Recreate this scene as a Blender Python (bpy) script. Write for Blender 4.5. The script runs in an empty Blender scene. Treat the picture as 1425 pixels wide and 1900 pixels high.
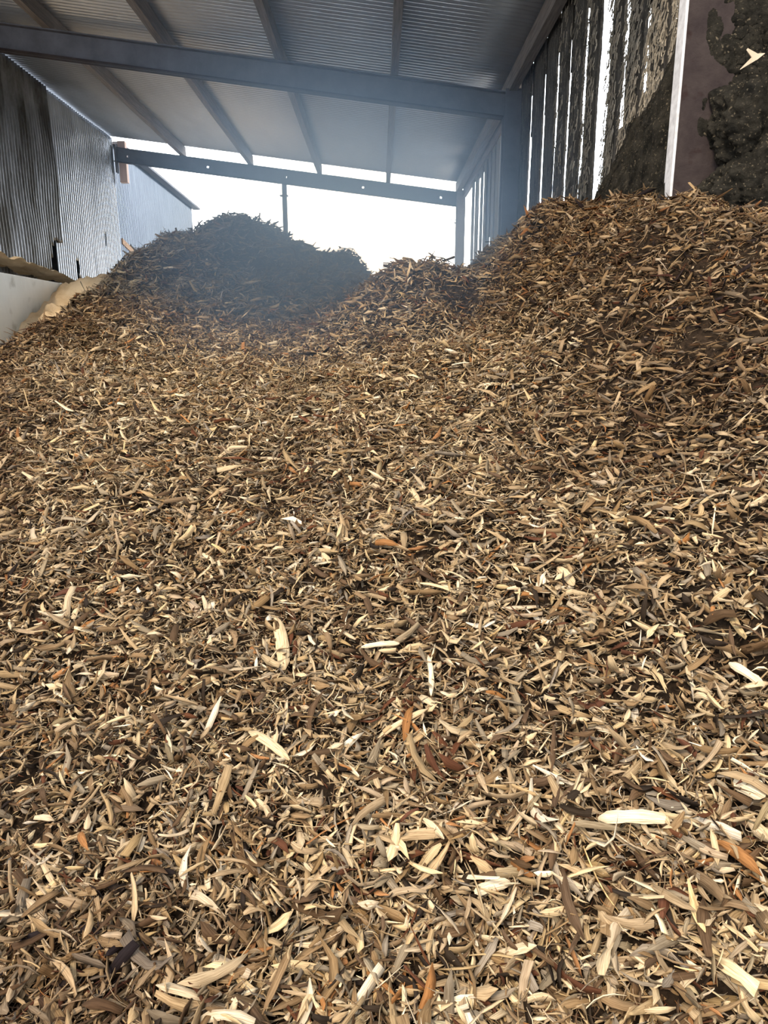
import bpy, bmesh, math, random
import numpy as np
from mathutils import Vector, Matrix, noise

# ------------------------------------------------------------------ camera
sc = bpy.context.scene
COL = sc.collection
FPX = 1318.0
TH = math.radians(13.6)
YAW = math.radians(0.41)
CZ = 1.6                                   # camera height above the shed floor
cam_d = bpy.data.cameras.new('camera')
cam = bpy.data.objects.new('camera', cam_d); COL.objects.link(cam)
cam.location = (0, 0, CZ)
cam.rotation_euler = (math.pi/2 - TH, 0, -YAW)
cam_d.sensor_fit = 'VERTICAL'; cam_d.sensor_height = 36
cam_d.lens = 36*FPX/1900
cam_d.clip_start = 0.05; cam_d.clip_end = 300
sc.camera = cam
RM = cam.rotation_euler.to_matrix()

# ------------------------------------------------------------------ world, sun, exposure
sc.view_settings.view_transform = 'Standard'
sc.view_settings.look = 'None'
sc.view_settings.gamma = 1
sc.view_settings.use_curve_mapping = False
sc.view_settings.exposure = 0.0
SKY_STRENGTH = 2.5
w = bpy.data.worlds.new('sky'); sc.world = w; w.use_nodes = True
nt = w.node_tree; nt.nodes.clear()
wo = nt.nodes.new('ShaderNodeOutputWorld'); bg = nt.nodes.new('ShaderNodeBackground')
tc = nt.nodes.new('ShaderNodeTexCoord'); nz = nt.nodes.new('ShaderNodeTexNoise')
nz.inputs['Scale'].default_value = 1.6; nz.inputs['Detail'].default_value = 4
rp = nt.nodes.new('ShaderNodeValToRGB')
rp.color_ramp.elements[0].position = .35; rp.color_ramp.elements[0].color = (.62, .74, .9, 1)
rp.color_ramp.elements[1].position = .62; rp.color_ramp.elements[1].color = (.92, .96, 1.0, 1)
nt.links.new(tc.outputs['Generated'], nz.inputs['Vector'])
nt.links.new(nz.outputs['Fac'], rp.inputs['Fac'])
nt.links.new(rp.outputs['Color'], bg.inputs['Color'])
# the overcast is brighter towards the open back of the shed, where the hidden sun stands
sx = nt.nodes.new('ShaderNodeSeparateXYZ'); mr = nt.nodes.new('ShaderNodeMapRange'); mr.interpolation_type = 'SMOOTHSTEP'
nt.links.new(tc.outputs['Generated'], sx.inputs[0]); nt.links.new(sx.outputs['Y'], mr.inputs['Value'])
mr.inputs['From Min'].default_value = -.1; mr.inputs['From Max'].default_value = .95
mr.inputs['To Min'].default_value = SKY_STRENGTH; mr.inputs['To Max'].default_value = SKY_STRENGTH*3.5
nt.links.new(mr.outputs['Result'], bg.inputs['Strength'])
nt.links.new(bg.outputs[0], wo.inputs[0])
sun_d = bpy.data.lights.new('sun', 'SUN'); sun = bpy.data.objects.new('sun', sun_d); COL.objects.link(sun)
sun_d.energy = 4.9; sun_d.angle = math.radians(14); sun_d.color = (1.0, .89, .73)
sun.rotation_euler = Vector((-.35, -.64, .85)).to_track_quat('Z', 'Y').to_euler()

# ------------------------------------------------------------------ helpers
def ray(u, v):
    d = RM @ Vector(((u-712.5)/FPX, (950-v)/FPX, -1))
    return d
def P(u, v, Y):
    "world point at depth Y seen at photo pixel u, v"
    d = ray(u, v); k = Y/d.y
    return Vector((d.x*k, Y, CZ + d.z*k))
def onX(u, v, X):
    d = ray(u, v); k = X/d.x
    return Vector((X, d.y*k, CZ + d.z*k))

def tag(o, label=None, cat=None, group=None, kind=None):
    if label: o['label'] = label
    if cat: o['category'] = cat
    if group: o['group'] = group
    if kind: o['kind'] = kind
    return o
def mesh_obj(name, verts, faces, mat, parent=None, smooth=False):
    me = bpy.data.meshes.new(name); me.from_pydata([tuple(x) for x in verts], [], faces)
    me.validate(); me.update()
    if smooth: me.polygons.foreach_set('use_smooth', [True]*len(me.polygons))
    o = bpy.data.objects.new(name, me); COL.objects.link(o)
    if mat: me.materials.append(mat)
    if parent: o.parent = parent
    return o
def recenter(o):
    "move the origin of a top-level mesh to its base centre"
    vs = [v.co for v in o.data.vertices]
    c = Vector(((min(v.x for v in vs)+max(v.x for v in vs))/2, (min(v.y for v in vs)+max(v.y for v in vs))/2, min(v.z for v in vs)))
    o.data.transform(Matrix.Translation(-c)); o.location = c
    return o
def empty(name, loc=(0, 0, 0)):
    o = bpy.data.objects.new(name, None); COL.objects.link(o); o.location = loc
    o.empty_display_size = .1
    return o

class MB:
    def __init__(s): s.v = []; s.f = []
    def add(s, vs, fs):
        n = len(s.v); s.v += [Vector(x) for x in vs]; s.f += [[i+n for i in f] for f in fs]
    def hexa(s, p):   # 8 points: bottom 4, top 4
        s.add(p, [(3,2,1,0),(4,5,6,7),(0,1,5,4),(1,2,6,5),(2,3,7,6),(3,0,4,7)])
    def box(s, x0, x1, y0, y1, z0, z1):
        s.hexa([(x0,y0,z0),(x1,y0,z0),(x1,y1,z0),(x0,y1,z0),(x0,y0,z1),(x1,y0,z1),(x1,y1,z1),(x0,y1,z1)])
    def bar(s, p0, p1, a, b):
        "box from p0 to p1 with half vectors a, b"
        p0, p1, a, b = map(Vector, (p0, p1, a, b))
        s.hexa([p0-a-b, p0+a-b, p0+a+b, p0-a+b, p1-a-b, p1+a-b, p1+a+b, p1-a+b])
    def cyl(s, p0, p1, r, n=12):
        p0, p1 = Vector(p0), Vector(p1); d = (p1-p0).normalized()
        a = d.orthogonal().normalized(); b = d.cross(a)
        vs = [p0+(a*math.cos(t)+b*math.sin(t))*r for t in [2*math.pi*i/n for i in range(n)]]
        vs += [x+(p1-p0) for x in vs]
        s.add(vs, [[i, (i+1)%n, (i+1)%n+n, i+n] for i in range(n)]+[list(range(n))[::-1], list(range(n, 2*n))])
    def build(s, name, mat, parent=None, bevel=0, smooth=False, base=True):
        off = Vector((0,0,0))
        if parent is not None: off = parent.location
        o = mesh_obj(name, [x-off for x in s.v], s.f, mat, parent, smooth)
        if parent is None and base: recenter(o)
        if bevel:
            m = o.modifiers.new('bevel', 'BEVEL'); m.width = bevel; m.segments = 2; m.limit_method = 'ANGLE'
        return o

def rough_bar(p0, p1, a, b, nseg, amp, freq, seed, m=4, flare=None):
    "a bar from p0 to p1 (half vectors a, b) whose faces are broken by noise: rough sawn, dust-caked board"
    p0, p1, a, b = map(Vector, (p0, p1, a, b))
    ring = []
    for i in range(m): ring.append((-1+2*i/m, -1))
    for i in range(2): ring.append((1, -1+i))
    for i in range(m): ring.append((1-2*i/m, 1))
    for i in range(2): ring.append((-1, 1-i))
    n = len(ring); vs = []; fs = []
    for k in range(nseg+1):
        c = p0.lerp(p1, k/nseg)
        for (x, y) in ring:
            p = c+a*x+b*y
            q = Vector((p.x*freq+seed, p.y*freq, p.z*freq*.35))
            d = noise.noise_vector(q)*amp + noise.noise_vector(q*3.7)*amp*.5
            vs.append(p+Vector((d.x, d.y, 0)))
    for k in range(nseg):
        for i in range(n):
            j = (i+1) % n
            fs.append((k*n+i, k*n+j, (k+1)*n+j, (k+1)*n+i))
    fs.append(list(range(n))[::-1]); fs.append([nseg*n+i for i in range(n)])
    return vs, fs

# ------------------------------------------------------------------ materials
def mat_base(name, rough=.8, spec=.3):
    m = bpy.data.materials.new(name); m.use_nodes = True
    t = m.node_tree; b = t.nodes['Principled BSDF']
    b.inputs['Roughness'].default_value = rough
    b.inputs['Specular IOR Level'].default_value = spec
    return m, t, b
def N(t, kind, **kw):
    n = t.nodes.new(kind)
    for k, v in kw.items():
        if k in n.inputs: n.inputs[k].default_value = v
        else: setattr(n, k, v)
    return n
def noise_mat(name, c1, c2, scale=4, stretch=(1, 1, 1), rough=.8, spec=.3, bump=.3, bscale=None, metallic=0,
              detail=8, lo=.35, hi=.65, third=None, bdist=.02):
    m, t, b = mat_base(name, rough, spec); b.inputs['Metallic'].default_value = metallic
    co = N(t, 'ShaderNodeTexCoord'); mp = N(t, 'ShaderNodeMapping'); mp.inputs['Scale'].default_value = stretch
    t.links.new(co.outputs['Object'], mp.inputs['Vector'])
    nz = N(t, 'ShaderNodeTexNoise', Scale=scale, Detail=detail, Roughness=.65)
    t.links.new(mp.outputs[0], nz.inputs['Vector'])
    r = N(t, 'ShaderNodeValToRGB')
    r.color_ramp.elements[0].position = lo; r.color_ramp.elements[0].color = (*c1, 1)
    r.color_ramp.elements[1].position = hi; r.color_ramp.elements[1].color = (*c2, 1)
    t.links.new(nz.outputs['Fac'], r.inputs['Fac'])
    out = r.outputs['Color']
    if third:
        n2 = N(t, 'ShaderNodeTexNoise', Scale=third[1], Detail=6); t.links.new(co.outputs['Object'], n2.inputs['Vector'])
        r2 = N(t, 'ShaderNodeValToRGB'); r2.color_ramp.elements[0].position = third[2]; r2.color_ramp.elements[1].position = third[2]+.12
        t.links.new(n2.outputs['Fac'], r2.inputs['Fac'])
        mx = N(t, 'ShaderNodeMix', data_type='RGBA'); t.links.new(r2.outputs['Color'], mx.inputs['Factor'])
        t.links.new(out, mx.inputs['A']); mx.inputs['B'].default_value = (*third[0], 1); out = mx.outputs['Result']
    t.links.new(out, b.inputs['Base Color'])
    if bump:
        n3 = N(t, 'ShaderNodeTexNoise', Scale=bscale or scale*4, Detail=8, Roughness=.7); t.links.new(mp.outputs[0], n3.inputs['Vector'])
        bp = N(t, 'ShaderNodeBump', Strength=bump, Distance=bdist); t.links.new(n3.outputs['Fac'], bp.inputs['Height'])
        t.links.new(bp.outputs['Normal'], b.inputs['Normal'])
    return m

M = {}
M['roof'] = noise_mat('roof_sheet_metal', (.42, .43, .46), (.54, .56, .59), 1.3, (1, .3, 1), .38, .5, 0, metallic=.75)
M['steel'] = noise_mat('dark_painted_steel', (.07, .065, .07), (.11, .105, .115), 5, rough=.6, bump=.15)
M['rusty'] = noise_mat('brown_rusty_steel', (.024, .016, .015), (.042, .03, .026), 9, rough=.85, spec=.12, bump=.3, third=((.022, .011, .009), 14, .6))
M['pale_steel'] = noise_mat('pale_flange_steel', (.42, .38, .36), (.62, .58, .55), 30, rough=.7, bump=.1)  # flange set paler than the rusty web
M['timber'] = noise_mat('aged_purlin_timber', (.13, .105, .09), (.24, .2, .17), 6, (8, .5, 8), .85, .2, .3)
M['timber_pale'] = noise_mat('pale_timber', (.4, .3, .2), (.55, .42, .3), 6, (8, 8, .7), .8, .2, .2)
M['timber_pink'] = noise_mat('pinkish_timber', (.5, .33, .25), (.6, .42, .33), 6, (8, 8, .7), .8, .2, .2)
M['timber_brown'] = noise_mat('orange_brown_timber', (.28, .15, .07), (.42, .25, .13), 6, (8, 1, 8), .8, .2, .2)
M['board'] = noise_mat('dust_caked_board', (.03, .026, .022), (.15, .13, .107), 22, (1, 1, .25), .95, .1, .9, 60, bdist=.03,
                       third=((.3, .25, .18), 60, .6))
M['board_pale'] = noise_mat('weathered_grey_board', (.16, .15, .13), (.3, .28, .24), 10, (6, 6, .5), .9, .15, .5, 30)
M['crust'] = noise_mat('dark_sawdust_crust', (.010, .009, .007), (.045, .038, .028), 12, rough=1, spec=.05, bump=1, bscale=45, bdist=.03,
                       third=((.2, .155, .1), 80, .6))
M['fibre'] = noise_mat('dusty_hanging_fibre', (.22, .18, .13), (.4, .34, .26), 30, rough=1, spec=.05, bump=.5)
M['concrete'] = noise_mat('pale_concrete', (.66, .66, .61), (.8, .8, .74), 1.1, (1, 1, .6), .9, .2, .25, 20, third=((.52, .51, .45), 5, .6))
M['sawdust'] = noise_mat('pale_sawdust', (.66, .45, .25), (.85, .66, .43), 3, rough=1, spec=.05, bump=.6, bscale=60, bdist=.02)
M['ground'] = noise_mat('yard_concrete', (.2, .19, .17), (.3, .28, .25), .7, rough=.95, bump=.3)
M['mulch'] = noise_mat('dark_fine_mulch', (.02, .013, .008), (.08, .05, .03), 40, rough=1, spec=.05, bump=1, bscale=110, bdist=.03)  # mulch below the chips, darkened to put gap shade into its colour
M['hook'] = noise_mat('rusty_nail_steel', (.08, .05, .04), (.15, .1, .08), 20, rough=.8, bump=.1)

def galv(name, base, lite, dark, stain):
    "galvanised corrugated sheet: vertical streaks and grime that sit on the metal"
    m, t, b = mat_base(name, .33, .5); b.inputs['Metallic'].default_value = .85
    co = N(t, 'ShaderNodeTexCoord'); mp = N(t, 'ShaderNodeMapping'); mp.inputs['Scale'].default_value = (1, 13, .6)
    t.links.new(co.outputs['Object'], mp.inputs['Vector'])
    nz = N(t, 'ShaderNodeTexNoise', Scale=3, Detail=8, Roughness=.7); t.links.new(mp.outputs[0], nz.inputs['Vector'])
    r = N(t, 'ShaderNodeValToRGB'); r.color_ramp.elements[0].position = .3; r.color_ramp.elements[1].position = .7
    r.color_ramp.elements[0].color = (*base, 1); r.color_ramp.elements[1].color = (*lite, 1)
    t.links.new(nz.outputs['Fac'], r.inputs['Fac'])
    n2 = N(t, 'ShaderNodeTexNoise', Scale=.9, Detail=7, Roughness=.7)
    mp2 = N(t, 'ShaderNodeMapping'); mp2.inputs['Scale'].default_value = (1, 3, .8); t.links.new(co.outputs['Object'], mp2.inputs['Vector'])
    t.links.new(mp2.outputs[0], n2.inputs['Vector'])
    r2 = N(t, 'ShaderNodeValToRGB'); r2.color_ramp.elements[0].position = stain; r2.color_ramp.elements[1].position = stain+.22
    t.links.new(n2.outputs['Fac'], r2.inputs['Fac'])
    mx = N(t, 'ShaderNodeMix', data_type='RGBA'); t.links.new(r2.outputs['Color'], mx.inputs['Factor'])
    t.links.new(r.outputs['Color'], mx.inputs['A']); mx.inputs['B'].default_value = (*dark, 1)
    t.links.new(mx.outputs['Result'], b.inputs['Base Color'])
    return m
M['sheet_a'] = galv('grimy_galvanised_sheet', (.22, .21, .2), (.42, .42, .42), (.1, .09, .075), .4)
M['sheet_b'] = galv('dull_galvanised_sheet', (.38, .39, .41), (.6, .62, .64), (.2, .19, .18), .5)
M['sheet_c'] = galv('bright_galvanised_sheet', (.16, .18, .21), (.26, .29, .33), (.14, .14, .15), .6)

# chip material: colour and length-wise grain carried by point attributes
def chip_mat():
    m, t, b = mat_base('wood_chip', .8, .1)
    at = N(t, 'ShaderNodeAttribute', attribute_name='chip_col'); uv = N(t, 'ShaderNodeAttribute', attribute_name='chip_uv')
    mp = N(t, 'ShaderNodeMapping'); mp.inputs['Scale'].default_value = (28, 620, 9)
    t.links.new(uv.outputs['Vector'], mp.inputs['Vector'])
    nz = N(t, 'ShaderNodeTexNoise', Scale=1, Detail=3, Roughness=.6); t.links.new(mp.outputs[0], nz.inputs['Vector'])
    r = N(t, 'ShaderNodeValToRGB'); r.color_ramp.elements[0].position = .3; r.color_ramp.elements[1].position = .68
    r.color_ramp.elements[0].color = (.34, .27, .2, 1); r.color_ramp.elements[1].color = (1.12, 1.1, 1.06, 1)
    t.links.new(nz.outputs['Fac'], r.inputs['Fac'])
    mx = N(t, 'ShaderNodeMix', data_type='RGBA', blend_type='MULTIPLY'); mx.inputs['Factor'].default_value = .8
    t.links.new(at.outputs['Color'], mx.inputs['A']); t.links.new(r.outputs['Color'], mx.inputs['B'])
    t.links.new(mx.outputs['Result'], b.inputs['Base Color'])
    bp = N(t, 'ShaderNodeBump', Strength=.35, Distance=.002); t.links.new(nz.outputs['Fac'], bp.inputs['Height'])
    t.links.new(bp.outputs['Normal'], b.inputs['Normal'])
    return m
M['chip'] = chip_mat()

# ------------------------------------------------------------------ ground
g = MB(); g.box(-30, 30, -12, 45, -.1, 0)
tag(g.build('floor', M['ground'], base=False), kind='structure')

# ------------------------------------------------------------------ roof
ROOF_Y0, ROOF_Y1 = 3.5, 13.62
XL, XR = -4.72, 1.56
def zroof(X): return CZ + 2.90 - .12*X
def corrugated(name, X0, X1, Y0, Y1, zf, mat, pitch=.076, amp=.016, thick=.0012, skip=None):
    n = int((Y1-Y0)/pitch*8); vs = []; fs = []
    xs = [X0+(X1-X0)*i/8 for i in range(9)]
    for j in range(n+1):
        y = Y0+(Y1-Y0)*j/n; d = amp*math.cos(2*math.pi*y/pitch)
        for x in xs: vs.append((x, y, zf(x)+d))
    for j in range(n):
        for i in range(8): fs.append((j*9+i, j*9+i+1, (j+1)*9+i+1, (j+1)*9+i))
    return mesh_obj(name, vs, fs, mat, smooth=True)
roof = corrugated('ceiling', XL, XR, ROOF_Y0, ROOF_Y1, zroof, M['roof'])
sm = roof.modifiers.new('thickness', 'SOLIDIFY'); sm.thickness = .004; sm.offset = 1
tag(roof, kind='structure')
# patches of lapped sheet at the back eave, a little lower than the rest
PD = .165   # purlin depth
purl_x = [-3.43, -2.25, -1.04, .17]
labels = ['grey timber roof purlin nearest the left sheet metal wall', 'second timber purlin from the left sheet metal wall',
          'timber purlin ending above the lone outdoor pole', 'timber purlin near the middle right of roof']
def purlin(x, label, wdt=.075):
    b = MB(); zt = zroof(x)-.012
    n = 14; y0, y1 = ROOF_Y0+.05, ROOF_Y1+.06
    for k in (0,):
        vs, fs = rough_bar((x, y0, zt-PD/2), (x, y1, zt-PD/2), (wdt/2, 0, 0), (0, 0, PD/2), 40, .004, 2.0, x*3)
        b.add(vs, fs)
    # chewed end block
    o = b.build('timber_purlin', M['timber'])
    tag(o, label, 'roof timber', 'timber purlins under the roof sheets')
    return o
for x, l in zip(purl_x, labels): purlin(x, l)
purlin(1.42, 'timber purlin running along the top of the right slatted wall', .09)

def ibeam(name, pl, pr, depth, width, label, holes=(), mat=None, group=None):
    "steel beam between points on its top centre line; child meshes web and flanges"
    root = empty(name, ((pl.x+pr.x)/2, pl.y, (pl.z+pr.z)/2-depth))
    L = (pr-pl).length; ex = (pr-pl).normalized(); ez = Vector((-ex.z, 0, ex.x)); ey = Vector((0, 1, 0))
    t = .012
    web = MB(); xs = [0]
    for h in holes: xs += [h-.018, h+.018]
    xs.append(L)
    for i in range(len(xs)-1):
        a, b_ = xs[i], xs[i+1]; solid = (i % 2 == 0)
        bands = [(0, depth)] if solid else [(0, depth*.52-.016), (depth*.52+.016, depth)]
        for z0, z1 in bands:
            q0 = pl+ex*a-ez*((z0+z1)/2); q1 = pl+ex*b_-ez*((z0+z1)/2)
            web.bar(q0, q1, ey*.005, ez*((z1-z0)/2))
    web.build('web', mat, root)
    for z in (t/2, depth-t/2):
        fl = MB(); fl.bar(pl-ez*z, pr-ez*z, ey*(width/2), ez*(t/2)); o = fl.build('flange', M['rusty'] if z > .1 else mat, root)
    tag(root, label, 'steel beam', group)
    return root
def beam_top(X, extra=0): return zroof(X)-.012-PD-extra
YN, YF = 8.4, 13.6
gb = 'steel rafter beams under the roof'
ibeam('steel_beam', Vector((-4.66, YN, beam_top(-4.66))), Vector((1.36, YN, beam_top(1.36))), .25, .13,
      'near dark steel beam crossing the whole roof above the heap', mat=M['steel'], group=gb)
fl, fr = P(213, 264, YF), P(858, 352, YF)
fl = Vector((fl.x, YF, beam_top(fl.x))); fr = Vector((fr.x, YF, beam_top(fr.x)))
hx = [P(u, 300, YF).x-fl.x for u in (240, 388, 533, 678, 825)]
ibeam('steel_beam', fl, fr, .235, .1, 'far dark steel beam with small bolt holes at the open back', holes=hx, mat=M['steel'], group=gb)
b = MB(); b.bar((fl.x+.02, YF-.04, beam_top(fl.x)+.03), (fl.x+.02, YF-.04, beam_top(fl.x)-.42), (.012, 0, 0), (0, .05, 0))
tag(b.build('end_bracket', M['steel']), 'dark steel bracket plate fixing left end of far beam', 'bracket')
b = MB(); b.box(fl.x+.03, fl.x+.16, YF+.03, YF+.13, beam_top(fl.x)-.56, beam_top(fl.x)+.11)
tag(b.build('timber_block', M['timber_pink']), 'short pinkish timber block behind left end of the far beam', 'timber block')

# ------------------------------------------------------------------ right wall: posts and slats
def post_box(name, x0, x1, y0, y1, z1, mat, label, base=0.0):
    b = MB(); b.box(x0, x1, y0, y1, base, z1)
    o = b.build(name, mat, bevel=.006); tag(o, label, 'post'); return o
# middle post: H section
root = empty('steel_post', (1.42, YN, 0))
zt = beam_top(1.4)+.02
xa = P(931, 300, YN).x; xb = P(965, 300, YN).x
b = MB(); b.box(xa, xb, YN-.1, YN-.088, 0, zt); b.build('flange', M['steel'], root)
b = MB(); b.box(xa, xb, YN+.088, YN+.1, 0, zt); b.build('flange', M['steel'], root)
b = MB(); b.box((xa+xb)/2-.006, (xa+xb)/2+.006, YN-.088, YN+.088, 0, zt); b.build('web', M['steel'], root)
tag(root, 'dark steel post carrying right end of the near beam', 'post')
# far corner post (timber / rusty)
xa, xb = P(845.5, 430, YF).x, P(861.5, 430, YF).x
root = empty('corner_post', ((xa+xb)/2, YF, 0))
b = MB(); vs, fs = rough_bar(((xa+xb)/2, YF, 0), ((xa+xb)/2, YF, beam_top(1.3)+.01), ((xb-xa)/2, 0, 0), (0, .07, 0), 40, .003, 3, 5); b.add(vs, fs)
b.build('shaft', M['timber'], root)
q = P(846, 408, YF)
b = MB(); b.cyl(q, q+Vector((-.085, 0, .0)), .006, 8); b.cyl(q+Vector((-.085, 0, 0)), q+Vector((-.1, 0, .015)), .006, 8)
b.cyl(q+Vector((0, 0, -.05)), q+Vector((-.035, 0, -.05)), .01, 8)
b.build('nail', M['hook'], root)
tag(root, 'brown timber corner post at far right end of open back', 'post')
# pole outdoors under the far beam
q = P(527, 330, 13.75)
root = empty('outdoor_pole', (q.x, q.y, 0))
b = MB(); b.cyl((q.x, q.y, 0), (q.x, q.y, q.z-.03), .045, 16); b.build('shaft', M['steel'], root)
b = MB(); b.box(q.x-.03, q.x+.04, q.y-.03, q.y+.03, q.z-.06, q.z+.05); b.build('cap', M['steel'], root)
c = P(527, 363, 13.75)
b = MB(); b.box(c.x-.075, c.x+.075, c.y-.05, c.y+.05, c.z-.01, c.z+.008); b.build('collar', M['hook'], root)
tag(root, 'thin dark pole standing under middle of the far beam', 'pole')

# near post at Y = 3.3
YP = 3.3
pl_t, pl_b = P(1279, 0, YP), P(1247, 362, YP)
root = empty('near_post', (1.3, YP, 0))
x0 = (pl_t.x+pl_b.x)/2
dx = .235
b = MB(); b.box(x0, x0+dx, YP, YP+.012, 0, 6); b.build('web', M['rusty'], root)
b = MB(); b.box(x0-.012, x0, YP-.004, YP+.075, 0, 6); b.build('flange', M['pale_steel'], root, bevel=.003)
tag(root, 'brown rusty steel post with a pale edge at the right', 'post')
NX0 = x0
# slats: (left pixel, right pixel at v=200) on the wall plane
WX = 1.52
near_b = [(967, 985.5), (990, 1009), (1013, 1032), (1035.5, 1054), (1058, 1081.5), (1086, 1109), (1127, 1151), (1157.5, 1191), (1197, 1238), (1243.5, 1275)]
gn = 'dust caked slats of the right wall'
lab_n = ['first slat beside the dark middle post', 'second slat from the dark middle post', 'third slat from the dark middle post',
         'fourth slat from the dark middle post', 'fifth slat from the dark middle post', 'slat left of the widest bright gap',
         'slat right of the widest bright gap', 'broad slat between two thin bright gaps', 'broad ragged slat with hanging dust fibres',
         'slat behind the pale edged near post']
edges = []
for i, (ua, ub) in enumerate(near_b):
    ya, yb = onX(ua-1.3, 200, WX-.010).y, onX(ub+1.6, 200, WX+.014).y
    edges.append((ya, yb))
    zt = zroof(WX)-.02 if yb > ROOF_Y0 else zroof(WX)-.02
    b = MB()
    vs, fs = rough_bar((WX, (ya+yb)/2, .0), (WX, (ya+yb)/2, zt), (0, (ya-yb)/2, 0), (.009, 0, 0), 150, .007 if i > 3 else .003, 9, i*7.3, 6)
    b.add(vs, fs)
    o = b.build('wall_slat', M['board'])
    tag(o, 'dark dust caked '+lab_n[i], 'wooden slat', gn)
# outer layer boards that close most of the wider gaps (hit and miss boarding), lower parts only where the gap is short
fills = [(0, 1, 0, 3.3), (1, 2, 0, 1.9), (2, 3, 3.2, 4.4)]
def vb(i, j): return edges[i][1], edges[j][0]
low_z = lambda u, v: onX(u, v, WX).z
closers = [  # (between slat i and i+1, z range)
    (0, low_z(987, 245), 4.3), (1, low_z(1011, 205), 4.3), (2, low_z(1034, 118), 4.3), (3, low_z(1056, 130), 4.3), (4, low_z(1083, 20), 4.3),
    (2, 0, low_z(1034, 262)), (4, 0, low_z(1083, 315)), (6, 0, low_z(1154, 228)), (7, 0, low_z(1193, 165)), (7, low_z(1198, 12), 4.3), (8, 0, low_z(1241, 40))]
for k, (i, z0, z1) in enumerate(closers):
    ya, yb = edges[i][1], edges[i+1][0]
    if z1 <= z0: continue
    b = MB()
    vs, fs = rough_bar((WX+.035, (ya+yb)/2-.03, max(0, z0)), (WX+.035, (ya+yb)/2-.03, z1), (0, (ya-yb)/2+.10, 0), (.008, 0, 0), 40, .004, 9, k*3.1+50)
    b.add(vs, fs); o = b.build('backing_strip', M['board'])
    tag(o, 'dark strip closing part of gap on outer side of '+['first', 'second', 'third', 'fourth', 'fifth', 'sixth', 'seventh', 'eighth', 'ninth'][i]+(' slat, upper piece' if z1 > 4 else ' slat, lower piece'), 'wooden strip')
far_b = [(874.5, 880), (880.6, 886), (890, 895.5), (896.3, 902), (904.5, 909.5), (910, 917), (917.6, 926), (929, 937)]
fn = ['leftmost', 'second', 'third', 'fourth', 'fifth', 'sixth', 'seventh', 'rightmost']
fe = []
for i, (ua, ub) in enumerate(far_b):
    ya, yb = onX(ua, 400, WX-.008).y, onX(ub, 400, WX+.008).y; fe.append((ya, yb))
    b = MB()
    vs, fs = rough_bar((WX, (ya+yb)/2, 0), (WX, (ya+yb)/2, zroof(WX)-.02), (0, (ya-yb)/2, 0), (.008, 0, 0), 60, .002, 6, i*5+90)
    b.add(vs, fs); o = b.build('far_wall_slat', M['board_pale'])
    tag(o, fn[i]+' grey slat of the far bay between corner post and middle post', 'wooden slat', 'pale slats of the far bay')
for k, (i, z0, z1) in enumerate([(1, 4.0, 4.3), (3, 3.0, 4.3), (0, 0, 4.3), (2, 2.6, 4.3), (4, 0, 4.3), (5, 0, 4.3), (6, 4.15, 4.3)]):
    ya, yb = fe[i][1], fe[i+1][0]
    b = MB(); b.box(WX+.02, WX+.035, yb-.16, ya+.04, z0, z1)
    tag(b.build('backing_strip', M['board_pale']), 'pale strip on outer side beside the '+fn[i]+' far slat', 'wooden strip')
b = MB(); b.box(WX-.03, WX+.03, YN+.1, YF-.1, zroof(WX)-.26, zroof(WX)-.03)
tag(b.build('wall_girt', M['timber']), 'shadowed timber girt holding tops of the far slats', 'timber rail')
b = MB(); b.box(WX+.03, WX+.1, YP+.1, YN-.1, zroof(WX)-.22, zroof(WX)-.03)
tag(b.build('wall_girt', M['timber']), 'shadowed timber girt holding tops of the near slats', 'timber rail')

# dust fibres hanging on the near slats: uncountable
rng = random.Random(4)
b = MB()
for i in range(3, 10):
    ya, yb = edges[i]
    cnt = int(160+500*max(0, i-4)/2)
    for k in range(cnt):
        y = rng.uniform(yb, ya); z = rng.uniform(2.0, 4.4) ; x = WX-.024-rng.random()*.01
        l = rng.uniform(.02, .09)
        r = rng.uniform(.0012, .0028)
        p = Vector((x, y, z)); 
        for s_ in range(2):
            q = p+Vector((rng.uniform(-.012, .004), rng.uniform(-.012, .012), -l/2))
            b.bar(p, q, (r, 0, 0), (0, r, 0)); p = q
tag(b.build('dust_fibres', M['fibre']), 'fine dusty fibres hanging off the near wall slats', 'dust', kind='stuff')

# caked mound of dark dust leaning on the slats left of the near post
def lump(name, cx, cy, cz, sx, sy, sz, amp, freq, mat, label, cat='caked dust', res=70, seed=0):
    bm = bmesh.new(); bmesh.ops.create_icosphere(bm, subdivisions=6, radius=1)
    for v in bm.verts:
        p = v.co.copy(); n = p.normalized()
        d = noise.fractal(Vector((p.x*freq+seed, p.y*freq, p.z*freq)), .9, 2.1, 6)
        r = noise.noise(Vector((p.x*1.3+seed, p.y*1.3, p.z*1.1)))*.28
        p = n*(1+d*amp+r); v.co = Vector((p.x*sx, p.y*sy, p.z*sz))
    me = bpy.data.meshes.new(name); bm.to_mesh(me); bm.free(); me.materials.append(mat)
    me.polygons.foreach_set('use_smooth', [True]*len(me.polygons))
    o = bpy.data.objects.new(name, me); COL.objects.link(o); o.location = (cx, cy, cz)
    tag(o, label, cat); return o

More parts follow.
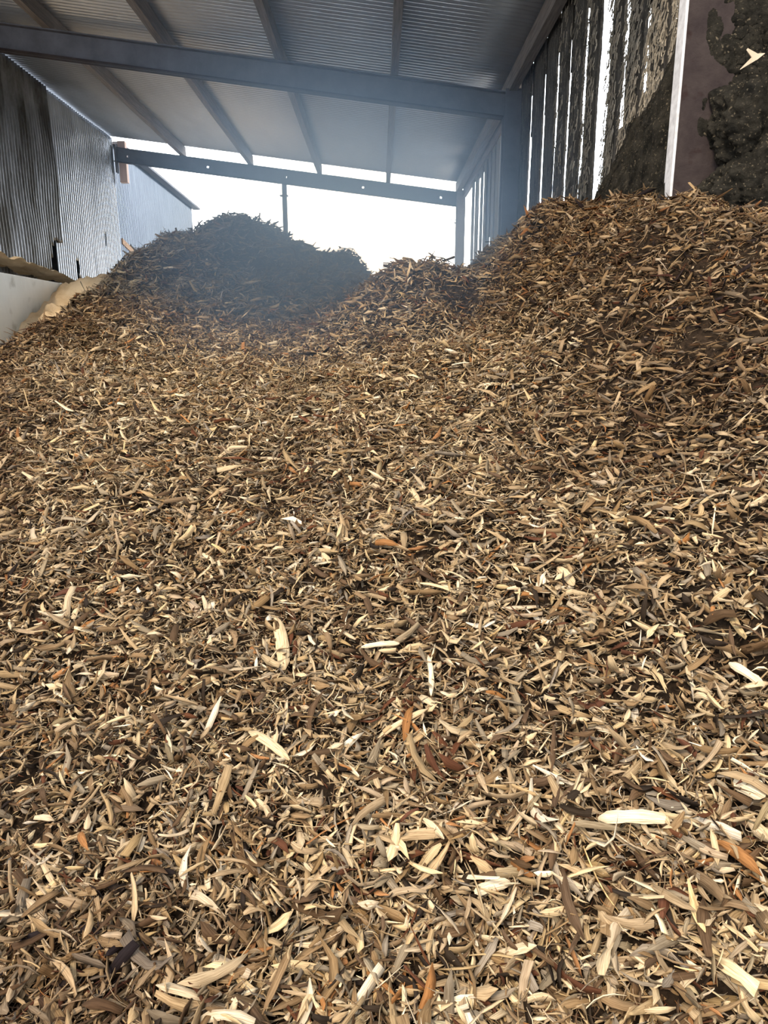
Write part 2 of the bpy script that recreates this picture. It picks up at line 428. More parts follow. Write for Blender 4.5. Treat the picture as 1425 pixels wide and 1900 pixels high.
def relief(name, grid, nu, nv, mat, label, cat):
    "a bumpy sheet of crust: grid(s,t)->point, closed at the back by a solidify"
    vs = [grid(i/nu, j/nv) for j in range(nv+1) for i in range(nu+1)]
    fs = [(j*(nu+1)+i, j*(nu+1)+i+1, (j+1)*(nu+1)+i+1, (j+1)*(nu+1)+i) for j in range(nv) for i in range(nu)]
    o = mesh_obj(name, vs, fs, mat, smooth=True); recenter(o)
    m = o.modifiers.new('thickness', 'SOLIDIFY'); m.thickness = .03; m.offset = 0
    tag(o, label, cat); return o
def top_line(y):    # height of the dust mound along the slat wall
    pts = [(3.3, 3.55), (3.7, 3.15), (3.95, 2.98), (4.3, 2.85), (4.6, 2.8), (5.0, 2.45), (5.35, 2.2), (5.6, 2.1)]
    for (a, za), (b_, zb) in zip(pts, pts[1:]):
        if a <= y <= b_: return za+(zb-za)*(y-a)/(b_-a)
    return 2.2
def mound(s, t):
    y = 3.36+s*2.1; zt = top_line(y); z = 1.5+(zt-1.5)*t
    d = .28*(1-t)**.8+.03
    nn = noise.fractal(Vector((y*3.2, z*2.0, 1.3)), .8, 2, 6)*.085+noise.fractal(Vector((y*14, z*9, 4)), .8, 2, 4)*.018
    x = WX-.02-d-nn*(.35+.65*(1-t))
    return (min(x, WX+.0), y, z+nn*.4)
relief('dust_mound', mound, 150, 110, M['crust'], 'dark fibrous dust mound caked on slats left of the near post', 'caked dust')

# retaining panel facing the camera right of the near post, with dark sawdust crust
b = MB(); b.box(NX0+dx, 2.5, YP+.02, YP+.2, 0, 6)
tag(b.build('wall_right', M['rusty'], base=False), kind='structure')
def crust(s, t):
    X = NX0+.10+s*.95; Z = 1.7+t*1.5
    # overall outline: crust starts further right higher up
    lim = NX0+.19+max(0, (Z-2.15))*.1+max(0, (Z-2.35))*.22+noise.noise(Vector((Z*6, 3, 1)))*.05
    d = max(0, (X-lim))
    bul = min(.14, d*1.1)
    big = abs(noise.noise(Vector((X*3.1+1.5*Z, Z*2.6-X*1.2, 7.7))))*.12
    fine = noise.fractal(Vector((X*16, Z*16, 2)), .8, 2, 5)*.014
    y = YP+.006-bul-(big+fine)*min(1, d*9+.0) + (.03 if d <= 0 else 0)
    return (X, y, Z)
relief('wall_crust', crust, 140, 190, M['crust'], 'dark lumpy damp crust covering the wall right of near post', 'caked dust')
lump('dust_clump', P(1418, 215, 3.22).x, YP-.02, P(1418, 225, 3.22).z, .2, .10, .17, .22, 2.6, M['crust'], 'upper dark bulging clump of damp sawdust at the top right edge', seed=3)
lump('dust_clump', P(1405, 340, 3.22).x, YP-.04, P(1405, 350, 3.22).z, .2, .12, .15, .22, 2.6, M['crust'], 'lower dark bulging clump of damp sawdust just above heap at right', seed=8)
def crust2(s, t):
    X = NX0+.16+s*.36; Z = 2.32+t*.26
    e = math.sin(math.pi*s)**.6*math.sin(math.pi*t)**.6
    nn = noise.fractal(Vector((X*10, Z*14, 9)), .8, 2, 5)
    return (X, YP+.012-max(0, (e-.35+nn*.45))*.05+.02*(e < .15), Z)
def crust3(s, t):
    X = NX0+.07+s*.6; Z = 2.42+t*.6
    nn = noise.fractal(Vector((X*5, Z*4, 19)), .8, 2, 6)
    e = min(1, 3*s*(1-s)*1.4)*min(1, 3*t*(1-t)*1.6)
    k = (nn+.1+s*.35)*e
    return (X, YP+.016-max(-.01, k)*.05, Z)
relief('wall_stain_crust', crust3, 120, 120, M['crust'], 'thin dark crust patches high on the right wall', 'caked dust')

# ------------------------------------------------------------------ left wall and neighbouring shed
def sheet_wall(name, X, Y0, Y1, z0f, z1f, mat, skip=None, amp=.010, pitch=.076, parent=None, wob=.0, seed=0):
    n = int((Y1-Y0)/pitch*8); nz_ = 46; vs = []; fs = []
    for j in range(n+1):
        y = Y0+(Y1-Y0)*j/n; z0, z1 = z0f(y), z1f(y)
        for k in range(nz_+1):
            z = z0+(z1-z0)*k/nz_
            d = amp*math.cos(2*math.pi*y/pitch)+wob*noise.noise(Vector((y*1.1+seed, z*.9, 0)))
            vs.append((X+d, y+.012*noise.noise(Vector((y*.7+seed, z*1.2, 3))), z))
    for j in range(n):
        for k in range(nz_):
            y = Y0+(Y1-Y0)*(j+.5)/n; z = z0f(y)+(z1f(y)-z0f(y))*(k+.5)/nz_
            if skip and skip(y, z): continue
            a = j*(nz_+1)+k; fs.append((a, a+nz_+1, a+nz_+2, a+1))
    o = mesh_obj(name, vs, fs, mat, parent, smooth=True)
    m = o.modifiers.new('thickness', 'SOLIDIFY'); m.thickness = .002
    return o
XW = -4.67
EZ = zroof(XW)-.03
hole_a = [onX(97, 455, XW), onX(118, 455, XW)]
def jag(y, s, a=.06): return a*noise.noise(Vector((y*9, s, 0)))
def skip_a(y, z):
    return z < 2.98+jag(y, 5, .1) and y > 10.5+max(0, z-2.35)*.35+jag(z, 1, .08)
def skip_b(y, z):
    # torn gap beside the first sheet, and two small slits
    if y < 10.93 and z < 3.0: return True
    if abs(y-11.65-jag(z, 4, .08)) < .04+.05*(2.85-z) and z < 2.82: return True
    if abs(y-12.9) < .035 and abs(z-3.28) < .08: return True
    return False
wl = empty('wall_left', (0, 0, 0)); tag(wl, kind='structure')
sheet_wall('corrugated_sheet', XW+.05, 7.6, 11.03, lambda y: 2.25+jag(y, 2), lambda y: EZ, M['sheet_a'], skip=skip_a, amp=.02, parent=wl, wob=.03)
sheet_wall('corrugated_sheet', XW, 10.85, 13.66, lambda y: 2.3+jag(y, 3, .05)-(y-11)*.06, lambda y: EZ+.0, M['sheet_b'], skip=skip_b, amp=.018, parent=wl, wob=.012, seed=4)
# neighbouring shed: continues behind, closed so its inside is dark
ns = empty('neighbouring_shed', (-7.5, 16, 0))
tag(ns, 'bright galvanised corrugated shed continuing outside beyond the open back', 'shed')
def shift(o):
    o.data.transform(Matrix.Translation(-ns.location)); return o
YE = onX(354, 362, XW-.02).y
def skip_c(y, z): return y < 14.5 and z < 2.72-(y-13.66)*.35
shift(sheet_wall('wall_sheet', XW-.03, 13.58, YE, lambda y: .6, lambda y: EZ-.06 - (y-13.6)*.022, M['sheet_c'], skip=skip_c, amp=.016, parent=ns, wob=.008, seed=9))
b = MB(); b.bar(Vector((XW+.04, 13.72, EZ-.05)), Vector((XW+.04, YE+.28, EZ-.06-(YE+.28-13.6)*.022)), (.09, 0, 0), (0, 0, .022))
b.build('roof_edge', M['steel'], ns)
b = MB(); b.hexa([(-11, 7, EZ+.2), (XW-.06, 7, EZ+.0), (XW-.06, YE, EZ-.17), (-11, YE, EZ+.1), (-11, 7, EZ+.25), (XW-.06, 7, EZ+.03), (XW-.06, YE, EZ-.14), (-11, YE, EZ+.15)])
b.build('roof', M['roof'], ns)
b = MB(); b.box(-11, XW-.04, YE-.02, YE, 0, EZ-.2); b.box(-11, -10.9, 7, YE, 0, EZ+1); b.box(-11, XW-.1, 7, 7.1, 0, EZ)
b.build('back_wall', M['steel'], ns)
b = MB(); b.box(XW-.06, XW-.03, 7.2, 7.6, 0, EZ); b.build('corner_trim', M['steel'], ns)
q = onX(240, 452, XW)
b = MB(); b.bar(q+Vector((-.03, -.35, .0)), q+Vector((-.03, 1.6, -.42)), (.03, 0, 0), (0, 0, .05))
b.build('exposed_rail', M['timber_brown'], ns)
b = MB(); b.bar(q+Vector((-.1, -.35, -.17)), q+Vector((-.1, 1.6, -.6)), (.02, 0, 0), (0, 0, .06))
b.build('inner_rail', M['timber'], ns)

# low concrete wall and sawdust
XC = -3.9
ct = onX(0, 505, XC).z
b = MB(); b.box(XC-.15, XC, 5.2, 12.6, 0, ct)
tag(b.build('concrete_wall', M['concrete'], bevel=.01), 'low pale concrete bay wall with sawdust heaped on both sides', 'low wall')
q0, q1 = onX(98, 455, XC-.6), 0
b = MB(); b.box(XC-.62, XC-.58, 10.35, 10.62, 0, ct+.1)
tag(b.build('timber_offcut', M['timber_pale']), 'pale timber offcut standing in gap of the torn sheet', 'timber offcut')

def hfield(name, x0, x1, y0, y1, nx, ny, f, mat):
    vs = []; fs = []
    for j in range(ny+1):
        for i in range(nx+1):
            x = x0+(x1-x0)*i/nx; y = y0+(y1-y0)*j/ny
            vs.append((x, y, max(f(x, y), -.02)))
    for j in range(ny):
        for i in range(nx):
            a = j*(nx+1)+i; fs.append((a, a+1, a+nx+2, a+nx+1))
    o = mesh_obj(name, vs, fs, mat, smooth=True)
    return o
def saw_front(x, y):
    pk = (XC+.25, 9.7)
    d = math.hypot((x-pk[0])*.9, (y-pk[1])*.9)
    z = ct+.06-.62*max(0, d-.5)**1.0 - .05*d
    z += noise.fractal(Vector((x*2.2, y*1.3, 0)), .9, 2, 5)*.17
    return z
o = hfield('sawdust_heap', XC, -2.0, 5.4, 12.4, 70, 180, saw_front, M['sawdust']); recenter(o)
tag(o, 'fine orange sawdust heap in front of low concrete wall', 'sawdust', kind='stuff')
def saw_back(x, y):
    z = ct+.10+ .13*min(1, max(0, (10.1-y)/2.2)) + noise.fractal(Vector((x*3, y*3, 4)), .9, 2, 6)*.055
    z -= max(0, y-11.2)*.02
    return z + (x-XC+.15)*-.06
o = hfield('sawdust_heap', XW+.07, XC-.13, 6.0, 13.2, 30, 220, saw_back, M['sawdust']); recenter(o)
tag(o, 'pale coarse sawdust heap behind low concrete wall against the corrugated sheets', 'sawdust', kind='stuff')

# ------------------------------------------------------------------ the chip heap: height field through measured points
ctrl = [ # photo u, v, depth
 (0,1900,.95),(350,1900,.93),(712,1900,.9),(1080,1900,.87),(1425,1900,.83),
 (0,1600,1.22),(712,1600,1.15),(1425,1600,1.02),
 (0,1300,1.62),(350,1300,1.55),(712,1300,1.5),(1080,1300,1.38),(1425,1300,1.25),
 (0,1000,2.25),(350,1000,2.15),(712,1000,2.1),(1080,1000,1.85),(1425,1000,1.58),
 (0,800,3.1),(350,800,3.0),(712,800,2.85),(1080,800,2.35),(1425,800,1.85),
 (0,700,3.9),(300,700,4.0),(712,700,3.6),(1000,700,2.9),(1425,650,2.15),
 (1200,600,2.55),(1000,600,3.5),(860,610,4.35),(1425,500,2.45),(1250,480,2.75),(1080,470,3.6),(980,500,4.1),
 (712,620,4.4),(560,640,4.8),(640,570,5.3),(690,517,6.2),(660,545,5.6),
 (740,484,4.95),(785,508,5.1),(830,485,4.95),(862,496,5.1),(800,560,4.6),(740,570,4.7),(878,545,5.2),(868,590,4.8),(672,506,6.3),(888,503,5.9),(905,470,5.7),
 (930,452,5.3),(955,428,4.8),(1000,408,4.5),(1070,392,4.2),(1110,378,4.0),(1150,374,3.7),(1240,366,3.1),(1330,382,2.85),(1425,392,2.65),
 (300,600,5.4),(450,600,5.6),(200,620,5.0),(100,660,4.4),(0,648,4.6),(60,615,5.1),(120,592,5.7),(150,560,6.2),(200,513,6.8),(240,473,7.1),
 (280,466,7.2),(300,441,7.25),(340,434,7.4),(365,430,7.45),(382,414,7.5),(405,403,7.6),(440,401,7.6),(480,414,7.5),(508,444,7.3),(560,457,7.1),(600,466,6.9),(632,455,6.75),(652,466,6.65),(662,496,6.5),
 (640,500,6.45),(560,500,6.8),(450,480,7.1),(350,500,6.7),(260,540,6.3),(450,540,6.3),(560,570,5.9)]
extra = [ # behind the crests and at the flanks: X, Y, Z(rel. camera)
 (-1.5,8.8,.7),(-2.6,8.4,.35),(-.6,8.2,.5),(0,7.2,.15),(.4,6.4,.1),(1.0,6.6,.35),(1.3,7.5,.2),(-3.4,7.6,-.6),(-3.3,6.4,-.75),(-3.1,5.2,-.95),
 (-3.0,4.0,-1.0),(-2.6,3.0,-1.0),(-1.8,1.9,-.95),(-1.2,1.2,-1.05),(-1.5,10,-.2),(0,9.5,-.4),(1.2,9.5,-.3),(-3,9.8,-.5),
 (1.45,5.6,.56),(1.45,4.8,.68),(1.45,4.2,.73),(1.45,3.6,.60),(1.5,2.4,.30),(1.45,2.9,.44),(1.45,3.2,.52),(1.2,3.3,.58),(1.5,1.6,.1),(1.2,1.0,-.5),(0,.4,-1.25),(-1,.4,-1.25),(1,.4,-1.0)]
C3 = np.array([tuple(P(u, v, y)-Vector((0, 0, CZ))) for u, v, y in ctrl]+extra)
def tps_phi(r2): return .5*r2*np.log(r2+1e-12)
def fit(Cx, Cz, lam=.0006):
    n = len(Cx); d2 = ((Cx[:, None, :]-Cx[None])**2).sum(-1)
    A = np.zeros((n+3, n+3)); A[:n, :n] = tps_phi(d2)+lam*np.eye(n); A[:n, n] = 1; A[:n, n+1:] = Cx; A[n, :n] = 1; A[n+1:, :n] = Cx.T
    return np.linalg.solve(A, np.concatenate([Cz, np.zeros(3)]))
TW = fit(C3[:, :2], C3[:, 2])
def tps(x, y):
    sh = x.shape; x = x.ravel(); y = y.ravel(); out = np.empty(len(x)); n = len(C3)
    for s in range(0, len(x), 20000):
        e = s+20000; d2 = (x[s:e, None]-C3[None, :, 0])**2+(y[s:e, None]-C3[None, :, 1])**2
        out[s:e] = tps_phi(d2)@TW[:n]+TW[n]+TW[n+1]*x[s:e]+TW[n+2]*y[s:e]
    return out.reshape(sh)
R = np.random.default_rng(11)
def vnoise(x, y, seed):
    "value noise on a lattice"
    r = np.random.default_rng(seed); T = r.random((256, 256))*2-1
    xi = np.floor(x).astype(int); yi = np.floor(y).astype(int); fx = x-xi; fy = y-yi
    fx = fx*fx*(3-2*fx); fy = fy*fy*(3-2*fy)
    g_ = lambda a, b_: T[a % 256, b_ % 256]
    return (g_(xi, yi)*(1-fx)+g_(xi+1, yi)*fx)*(1-fy)+(g_(xi, yi+1)*(1-fx)+g_(xi+1, yi+1)*fx)*fy
def detail(x, y):
    return .045*vnoise(x*2.3+7, y*2.3+3, 1)+.028*vnoise(x*6+1, y*6+5, 2)+.026*vnoise(x*12, y*12, 3)+.012*vnoise(x*26, y*26, 4)
GX0, GX1, GY0, GY1, GS = -3.6, 1.5, .3, 10.2, .025
gx = np.arange(GX0, GX1+1e-6, GS); gy = np.arange(GY0, GY1+1e-6, GS)
GXX, GYY = np.meshgrid(gx, gy)
# coarse TPS then bilinear would blur nothing important: evaluate on a 5 cm grid and interpolate
cx = np.arange(GX0, GX1+.1, .05); cy = np.arange(GY0, GY1+.1, .05)
CXX, CYY = np.meshgrid(cx, cy); CT = tps(CXX, CYY)
def bil(T, x0, y0, s, x, y):
    fx = np.clip((x-x0)/s, 0, T.shape[1]-1.001); fy = np.clip((y-y0)/s, 0, T.shape[0]-1.001)
    i = fx.astype(int); j = fy.astype(int); a = fx-i; b_ = fy-j
    return (T[j, i]*(1-a)+T[j, i+1]*a)*(1-b_)+(T[j+1, i]*(1-a)+T[j+1, i+1]*a)*b_
def height(x, y):
    return np.maximum(bil(CT, GX0, GY0, .05, x, y)+detail(x, y)+CZ, .0)
H = height(GXX, GYY)

# ---- chips
def chip_params(n, big=1.0):
    L = np.clip(np.exp(R.normal(math.log(.029), .55, n)), .009, .12)*big
    asp = np.where(R.random(n) < .3, R.uniform(.03, .09, n), R.uniform(.10, .34, n)); asp[L > .05] *= .75
    W = np.clip(L*asp, .0012, .018*big)
    T = np.clip(W*R.uniform(.10, .28, n), .0006, .0022)
    return L, W, T
PAL = np.array([(.55,.41,.245),(.36,.25,.14),(.215,.135,.068),(.24,.185,.125),(.10,.058,.030),(.10,.038,.018),(.33,.15,.055),(.028,.018,.011),(.70,.57,.39)])
PRB = np.array([.19,.24,.17,.13,.13,.03,.02,.06,.035])
def chip_colors(n, x, y):
    k = R.choice(len(PAL), n, p=PRB/PRB.sum())
    c = PAL[k]*R.uniform(.7, 1.15, (n, 1))*(1+R.normal(0, 1, (n, 1))*np.array([-.02, 0, .07]))
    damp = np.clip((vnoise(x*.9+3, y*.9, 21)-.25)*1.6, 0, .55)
    damp = np.maximum(damp, np.clip((-x-.42*y-.12)*2.4, 0, .62)*(y < 5.5))  # left strip: damp chips plus vignette darkening put into their colour
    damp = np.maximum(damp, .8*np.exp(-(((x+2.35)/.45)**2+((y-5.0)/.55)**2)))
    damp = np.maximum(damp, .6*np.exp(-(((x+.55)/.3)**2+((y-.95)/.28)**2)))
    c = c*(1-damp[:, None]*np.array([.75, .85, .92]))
    return np.clip(c, .008, 1), k
def build_chips(pos, nrm, L, W, T, col, ns, tilt=.55, ang=None):
    "returns verts (n, ns*4, 3), uv, and faces template"
    n = len(pos)
    az = R.uniform(0, 2*np.pi, n) if ang is None else ang
    up = nrm+R.normal(0, 1, (n, 3))*tilt
    wild = R.random(n) < .12; up[wild] += R.normal(0, .9, (wild.sum(), 3))
    up /= np.linalg.norm(up, axis=1, keepdims=True)
    ref = np.stack([np.cos(az), np.sin(az), 0*az], 1)
    t = ref-(ref*up).sum(1, keepdims=True)*up; t /= np.linalg.norm(t, axis=1, keepdims=True)
    b_ = np.cross(up, t)
    s = np.linspace(-.5, .5, ns)
    e0 = R.choice([.08, .2, .5, .85], n, p=[.42, .25, .2, .13]); e1 = R.choice([.05, .2, .55, .9], n, p=[.42, .22, .2, .16])
    pk = R.uniform(-.3, .3, n); kk0 = R.uniform(1, 3.5, n); kk1 = R.uniform(1, 3.5, n)
    prof = np.where(s[None] < pk[:, None], e0[:, None]+(1-e0[:, None])*np.clip(kk0[:, None]*(s[None]+.5)/(pk[:, None]+.5), 0, 1),
                    e1[:, None]+(1-e1[:, None])*np.clip(kk1[:, None]*(.5-s[None])/(.5-pk[:, None]), 0, 1))
    if ns > 3: prof = prof*(1+R.normal(0, .15, (n, ns)))
    bend = R.normal(0, .10, n)*L; side = R.normal(0, .07, n)*L; tw = R.normal(0, .7, n)
    cv = R.random(n) < .12; bend[cv] *= 2.6; side[cv] *= 2.6
    P0 = np.empty((n, ns, 4, 3)); UV = np.empty((n, ns, 4, 3)); rnd = R.random(n)*10
    for i, si in enumerate(s):
        hw = W*prof[:, i]/2; th = tw*si; ct_, st_ = np.cos(th), np.sin(th)
        cen = pos+t*(L*si)[:, None]+up*(bend*(4*si*si-.33))[:, None]+b_*(side*(4*si*si-.33))[:, None]
        bb = b_*ct_[:, None]+up*st_[:, None]; uu = up*ct_[:, None]-b_*st_[:, None]
        tt = T*(.35+.65*prof[:, i])/2
        for q, (a, c) in enumerate([(-1, -1), (1, -1), (1, 1), (-1, 1)]):
            P0[:, i, q] = cen+bb*(a*hw)[:, None]+uu*(c*tt)[:, None]
            UV[:, i, q, 0] = L*si; UV[:, i, q, 1] = a*hw; UV[:, i, q, 2] = rnd
    F = [(3, 2, 1, 0)]
    for i in range(ns-1):
        for q in range(4):
            r_ = (q+1) % 4; F.append((i*4+q, i*4+r_, (i+1)*4+r_, (i+1)*4+q))
    k = (ns-1)*4; F.append((k, k+1, k+2, k+3))
    return P0.reshape(n, ns*4, 3), UV.reshape(n, ns*4, 3), np.array(F)
def surf(x, y):
    h = height(x, y); e = .02
    dx_ = (height(x+e, y)-height(x-e, y))/(2*e); dy_ = (height(x, y+e)-height(x, y-e))/(2*e)
    n = np.stack([-dx_, -dy_, np.ones_like(x)], 1); n /= np.linalg.norm(n, axis=1, keepdims=True)
    return h, n
def sample(n, y0, y1, xlim):
    "random points, kept inside the wedge the camera and its neighbours can see"
    x = R.uniform(-3.5, 1.47, n*3); y = R.uniform(y0, y1, n*3)
    k = (np.abs(x) < xlim(y)); x = x[k][:n]; y = y[k][:n]
    return x, y
zones = [ # y0, y1, count, stations, size factor
 (.35, 1.25, 56000, 5, 1.05), (1.25, 2.2, 66000, 4, .95), (2.2, 3.6, 84000, 3, 1.05), (3.6, 5.6, 94000, 3, 1.25), (5.6, 8.3, 52000, 3, 1.6), (8.3, 10, 5000, 3, 1.8)]
Vs = []; Us = []; Cs = []; Fs = []; off = 0; top_pick = []
DENS = 1.0
for zi, (y0, y1, cnt, ns, big) in enumerate(zones):
    x, y = sample(int(cnt*DENS), y0, y1, lambda yy: .45+.72*yy)
    n = len(x); h, nr = surf(x, y); L, W, T = chip_params(n, big)
    # smaller slivers sink, larger ones lie on top
    lift = R.uniform(-.045, .014, n)*(1.0 if zi < 3 else .7)+np.clip((L-.03)*.15, -.004, .01)
    pos = np.stack([x, y, h], 1)+nr*lift[:, None]
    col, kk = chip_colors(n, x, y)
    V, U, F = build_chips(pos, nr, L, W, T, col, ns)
    if zi < 2:
        d = np.linalg.norm(pos-np.array([0, 0, CZ]), axis=1)
        # inside the picture and near the top of the pile
        rel = (pos-np.array([0, 0, CZ]))@np.array(RM)
        u = 712.5+FPX*rel[:, 0]/-rel[:, 2]; v = 950-FPX*rel[:, 1]/-rel[:, 2]
        ok = (u > 15) & (u < 1410) & (v > 900) & (v < 1885) & (lift > .004)
        score = np.where(ok, L*np.sqrt(W)/d, 0)
        top_pick.append((zi, score, V, U, F, col, kk, u, v, L, W))
    Vs.append(V); Us.append(U); Cs.append(col); Fs.append((F, ns))
# choose the 286 largest looking chips as individuals
allsc = np.concatenate([tp[1] for tp in top_pick]); thr = np.sort(allsc)[-286]
individuals = []
for tp in top_pick:
    zi, score, V, U, F, col, kk, u, v, L, W = tp
    sel = score >= thr
    for i in np.nonzero(sel)[0]: individuals.append((V[i], U[i], F, col[i], kk[i], u[i], v[i], L[i]))
    Vs[zi] = V[~sel]; Us[zi] = U[~sel]; Cs[zi] = col[~sel]

def np_mesh(name, verts, faces, uv, col):
    me = bpy.data.meshes.new(name)
    me.vertices.add(len(verts)); me.vertices.foreach_set('co', verts.astype(np.float32).ravel())
    nf = len(faces); me.loops.add(nf*4); me.loops.foreach_set('vertex_index', faces.astype(np.int32).ravel())
    me.polygons.add(nf); me.polygons.foreach_set('loop_start', np.arange(0, nf*4, 4, dtype=np.int32))
    try: me.polygons.foreach_set('loop_total', np.full(nf, 4, np.int32))
    except Exception: pass
    a = me.attributes.new('chip_uv', 'FLOAT_VECTOR', 'POINT'); a.data.foreach_set('vector', uv.astype(np.float32).ravel())
    c = me.attributes.new('chip_col', 'FLOAT_COLOR', 'POINT')
    c4 = np.ones((len(verts), 4), np.float32); c4[:, :3] = col; c.data.foreach_set('color', c4.ravel())
    me.update(calc_edges=True)
    return me
# base height field + all the chips = one heap object
ny, nx = H.shape
bv = np.stack([GXX.ravel(), GYY.ravel(), H.ravel()-.026], 1)
ii, jj = np.meshgrid(np.arange(nx-1), np.arange(ny-1)); a0 = (jj*nx+ii).ravel()
bf = np.stack([a0, a0+1, a0+nx+1, a0+nx], 1)
AV = [bv]; AF = [bf]; AU = [np.zeros_like(bv)]; AC = [np.tile([.08, .05, .03], (len(bv), 1))]; off = len(bv)
for V, U, C_, (F, ns) in zip(Vs, Us, Cs, Fs):
    n, m, _ = V.shape
    AF.append((F[None]+(np.arange(n)*m)[:, None, None]+off).reshape(-1, 4))
    AV.append(V.reshape(-1, 3)); AU.append(U.reshape(-1, 3)); AC.append(np.repeat(C_, m, axis=0)); off += n*m
AV = np.concatenate(AV); AF = np.concatenate(AF); AU = np.concatenate(AU); AC = np.concatenate(AC)
me = np_mesh('wood_chip_heap', AV, AF, AU, AC)
me.materials.append(M['mulch']); me.materials.append(M['chip'])
mi = np.ones(len(AF), np.int32); mi[:len(bf)] = 0; me.polygons.foreach_set('material_index', mi)
heap = bpy.data.objects.new('wood_chip_heap', me); COL.objects.link(heap)
tag(heap, 'huge heap of shredded tan wood chips filling the shed bay', 'wood chips', kind='stuff')
print('heap faces', len(AF))
del AV, AF, AU, AC, Vs, Us, Cs

GRP = 'loose wood chips on the front of the heap'
kinds = ['pale straw', 'tan', 'mid brown', 'grey brown', 'dark brown', 'red brown', 'orange brown', 'blackish', 'cream']
def reg(u, v):
    return (('upper' if v < 1230 else 'middle' if v < 1560 else 'lower')+' '+('left' if u < 475 else 'centre' if u < 950 else 'right'))
for V, U, F, c, k, u, v, L in individuals:
    cen = V.mean(0)
    me = np_mesh('wood_chip', V-cen, F, U, np.tile(c, (len(V), 1))); me.materials.append(M['chip'])
    o = bpy.data.objects.new('wood_chip', me); COL.objects.link(o); o.location = cen
    size = 'very long' if L > .085 else 'long' if L > .065 else 'short broad'
    tag(o, f'{size} {kinds[k]} wood chip on the {reg(u, v)} of the near heap', 'wood chip', GRP)

# chips one can point at: (u0,v0)-(u1,v1) ends in the photo, width in pixels, palette index, label
named = [
 (1108,1518,1243,1520,20,8,'long cream wood chip lying level, brightest in the lower right'),
 (516,1152,531,1250,22,0,'thick upright pale chip left of the centre of the heap'),
 (1365,1450,1424,1478,30,8,'wide cream chip cut by the right picture edge'),
 (878,1655,944,1636,17,8,'cream rectangular chip in the lower middle'),
 (470,1362,545,1415,14,0,'long straw chip slanting down right in the left middle'),
 (1040,1058,1070,1092,15,0,'straw blunt chip in the upper right middle'),
 (672,1200,742,1193,9,8,'thin cream splinter lying level right of centre'),
 (1358,1232,1424,1275,13,8,'cream pointed chip near the right edge, mid height'),
 (728,1555,828,1545,17,1,'orange tan bar shaped chip in the lower middle'),
 (800,1225,806,1300,9,8,'narrow cream upright splinter right of centre'),
 (1000,1985-1000,1040,1000,12,5,'red brown bark piece in the right middle'),
 (700,1372,790,1318,9,0,'straw slanting splinter in the centre'),
]
def heap_hit(u, v):
    d = ray(u, v); best = None
    for k in np.linspace(.5, 9, 1200):
        p = Vector((0, 0, CZ))+d*float(k)
        if p.z < float(height(np.array([p.x]), np.array([p.y]))[0]): return p
    return p
for (u0, v0, u1, v1, wpx, k, lab) in named:
    a = heap_hit(u0, v0); b_ = heap_hit(u1, v1); mid = heap_hit((u0+u1)/2, (v0+v1)/2)
    fwd = -(mid-Vector((0, 0, CZ))).normalized()
    D = (mid-Vector((0, 0, CZ))).length
    a = Vector((0, 0, CZ))+(a-Vector((0, 0, CZ))).normalized()*min(max((a-Vector((0, 0, CZ))).length, D*.96), D*1.04)
    b_ = Vector((0, 0, CZ))+(b_-Vector((0, 0, CZ))).normalized()*min(max((b_-Vector((0, 0, CZ))).length, D*.96), D*1.04)
    Lw = (b_-a).length; wd = wpx/FPX*D
    t = (b_-a).normalized(); h, nr = surf(np.array([mid.x]), np.array([mid.y])); up = Vector(nr[0])*.5+fwd*.8
    up = (up-t*up.dot(t)).normalized(); bb = t.cross(up)
    ns_ = 9; V = []; U = []
    for i in range(ns_):
        s = i/(ns_-1)-.5; pr = min(1, (.5-abs(s))*5+.25)*(1+.12*rng.uniform(-1, 1)); hw = wd*pr/2; th = .0016
        c0 = up*(.02-.25*Lw*s*s*.5)+bb*(.12*Lw*s*s)+t*(Lw*s)
        for (p_, q_) in [(-1, -1), (1, -1), (1, 1), (-1, 1)]:
            V.append(c0+bb*(p_*hw)+up*(q_*th)); U.append((Lw*s, p_*hw, k+.5))
    F = [(3, 2, 1, 0)]
    for i in range(ns_-1):
        for q_ in range(4): F.append((i*4+q_, i*4+(q_+1) % 4, (i+1)*4+(q_+1) % 4, (i+1)*4+q_))
    F.append(tuple((ns_-1)*4+i for i in range(4)))
    me = np_mesh('wood_chip', np.array([tuple(x) for x in V]), np.array(F), np.array(U), np.tile(PAL[k]*1.05, (len(V), 1))); me.materials.append(M['chip'])
    o = bpy.data.objects.new('wood_chip', me); COL.objects.link(o); o.location = (a+b_)/2
    tag(o, lab, 'wood chip')
# forked splinter stuck on the right wall crust
q = P(1413, 100, YP-.17)
b = MB()
def blade(p0, p1, w0, w1):
    p0, p1 = Vector(p0), Vector(p1); d = (p1-p0).normalized(); s_ = Vector((0, 1, 0)).cross(d).normalized()
    b.hexa([p0-s_*w0-Vector((0,.003,0)), p0+s_*w0-Vector((0,.003,0)), p0+s_*w0+Vector((0,.003,0)), p0-s_*w0+Vector((0,.003,0)),
            p1-s_*w1-Vector((0,.001,0)), p1+s_*w1-Vector((0,.001,0)), p1+s_*w1+Vector((0,.001,0)), p1-s_*w1+Vector((0,.001,0))])
t1, t2 = P(1386, 91, YP-.17), P(1373, 129, YP-.17)
m1 = P(1402, 106, YP-.17)
blade(m1, t1, .013, .004); blade(m1, t2, .011, .001); blade(m1, P(1419, 99, YP-.17), .012, .001)
tag(b.build('splinter', M['timber_pale']), 'pale forked wood splinter stuck on the dark right wall', 'splinter')

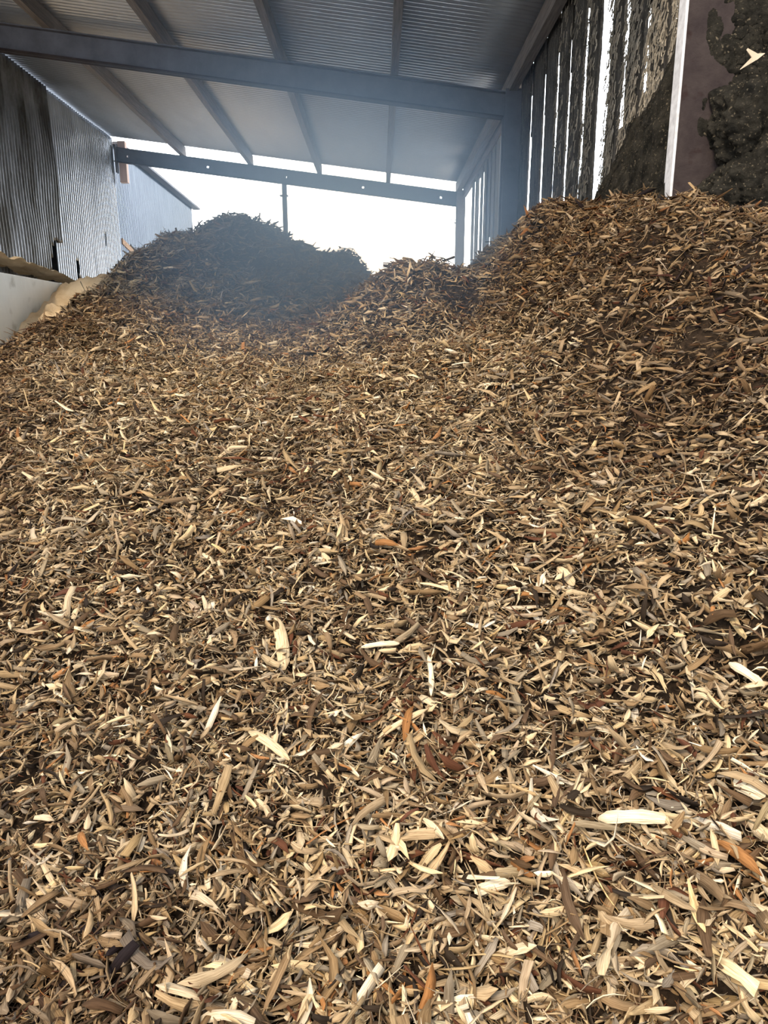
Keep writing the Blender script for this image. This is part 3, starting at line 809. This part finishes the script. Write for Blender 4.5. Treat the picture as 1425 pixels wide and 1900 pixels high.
# ------------------------------------------------------------------ added bluish haze volume over the far heap
HAZE = True
if HAZE:
    for loc, scl, dens, lab in [((-.4, 7.4, 2.65), (2.3, 4.6, 2.0), .17, 'thin bluish haze under the back of the roof'),
                                ((-.26, 6.0, 2.1), (1.9, 3.1, 1.6), .58, 'denser blue core of the haze above the dip in the heap')]:
        bm = bmesh.new(); bmesh.ops.create_uvsphere(bm, u_segments=40, v_segments=24, radius=1)
        me = bpy.data.meshes.new('haze'); bm.to_mesh(me); bm.free()
        hz = bpy.data.objects.new('haze', me); COL.objects.link(hz); hz.location = loc; hz.scale = scl
        m = bpy.data.materials.new('blue_haze'); m.use_nodes = True; t = m.node_tree; t.nodes.clear()
        o_ = t.nodes.new('ShaderNodeOutputMaterial'); vsn = t.nodes.new('ShaderNodeVolumeScatter')
        vsn.inputs['Color'].default_value = (.48, .71, 1, 1); vsn.inputs['Density'].default_value = dens; vsn.inputs['Anisotropy'].default_value = .45
        vab = t.nodes.new('ShaderNodeVolumeAbsorption'); vab.inputs['Color'].default_value = (.48, .71, 1, 1); vab.inputs['Density'].default_value = dens
        # density thins out smoothly to nothing at the edge of the cloud
        tcn = t.nodes.new('ShaderNodeTexCoord'); ln = t.nodes.new('ShaderNodeVectorMath'); ln.operation = 'LENGTH'
        t.links.new(tcn.outputs['Object'], ln.inputs[0])
        mrn = t.nodes.new('ShaderNodeMapRange'); mrn.interpolation_type = 'SMOOTHSTEP'
        mrn.inputs['From Min'].default_value = 0; mrn.inputs['From Max'].default_value = 1
        mrn.inputs['To Min'].default_value = dens; mrn.inputs['To Max'].default_value = 0
        t.links.new(ln.outputs['Value'], mrn.inputs['Value'])
        hf = t.nodes.new('ShaderNodeMath'); hf.operation = 'MULTIPLY'; hf.inputs[1].default_value = .4
        t.links.new(mrn.outputs['Result'], hf.inputs[0])
        t.links.new(mrn.outputs['Result'], vsn.inputs['Density']); t.links.new(hf.outputs[0], vab.inputs['Density'])
        ad = t.nodes.new('ShaderNodeAddShader'); t.links.new(vsn.outputs[0], ad.inputs[0]); t.links.new(vab.outputs[0], ad.inputs[1])
        t.links.new(ad.outputs[0], o_.inputs['Volume']); me.materials.append(m)
        tag(hz, lab, 'haze', kind='stuff')
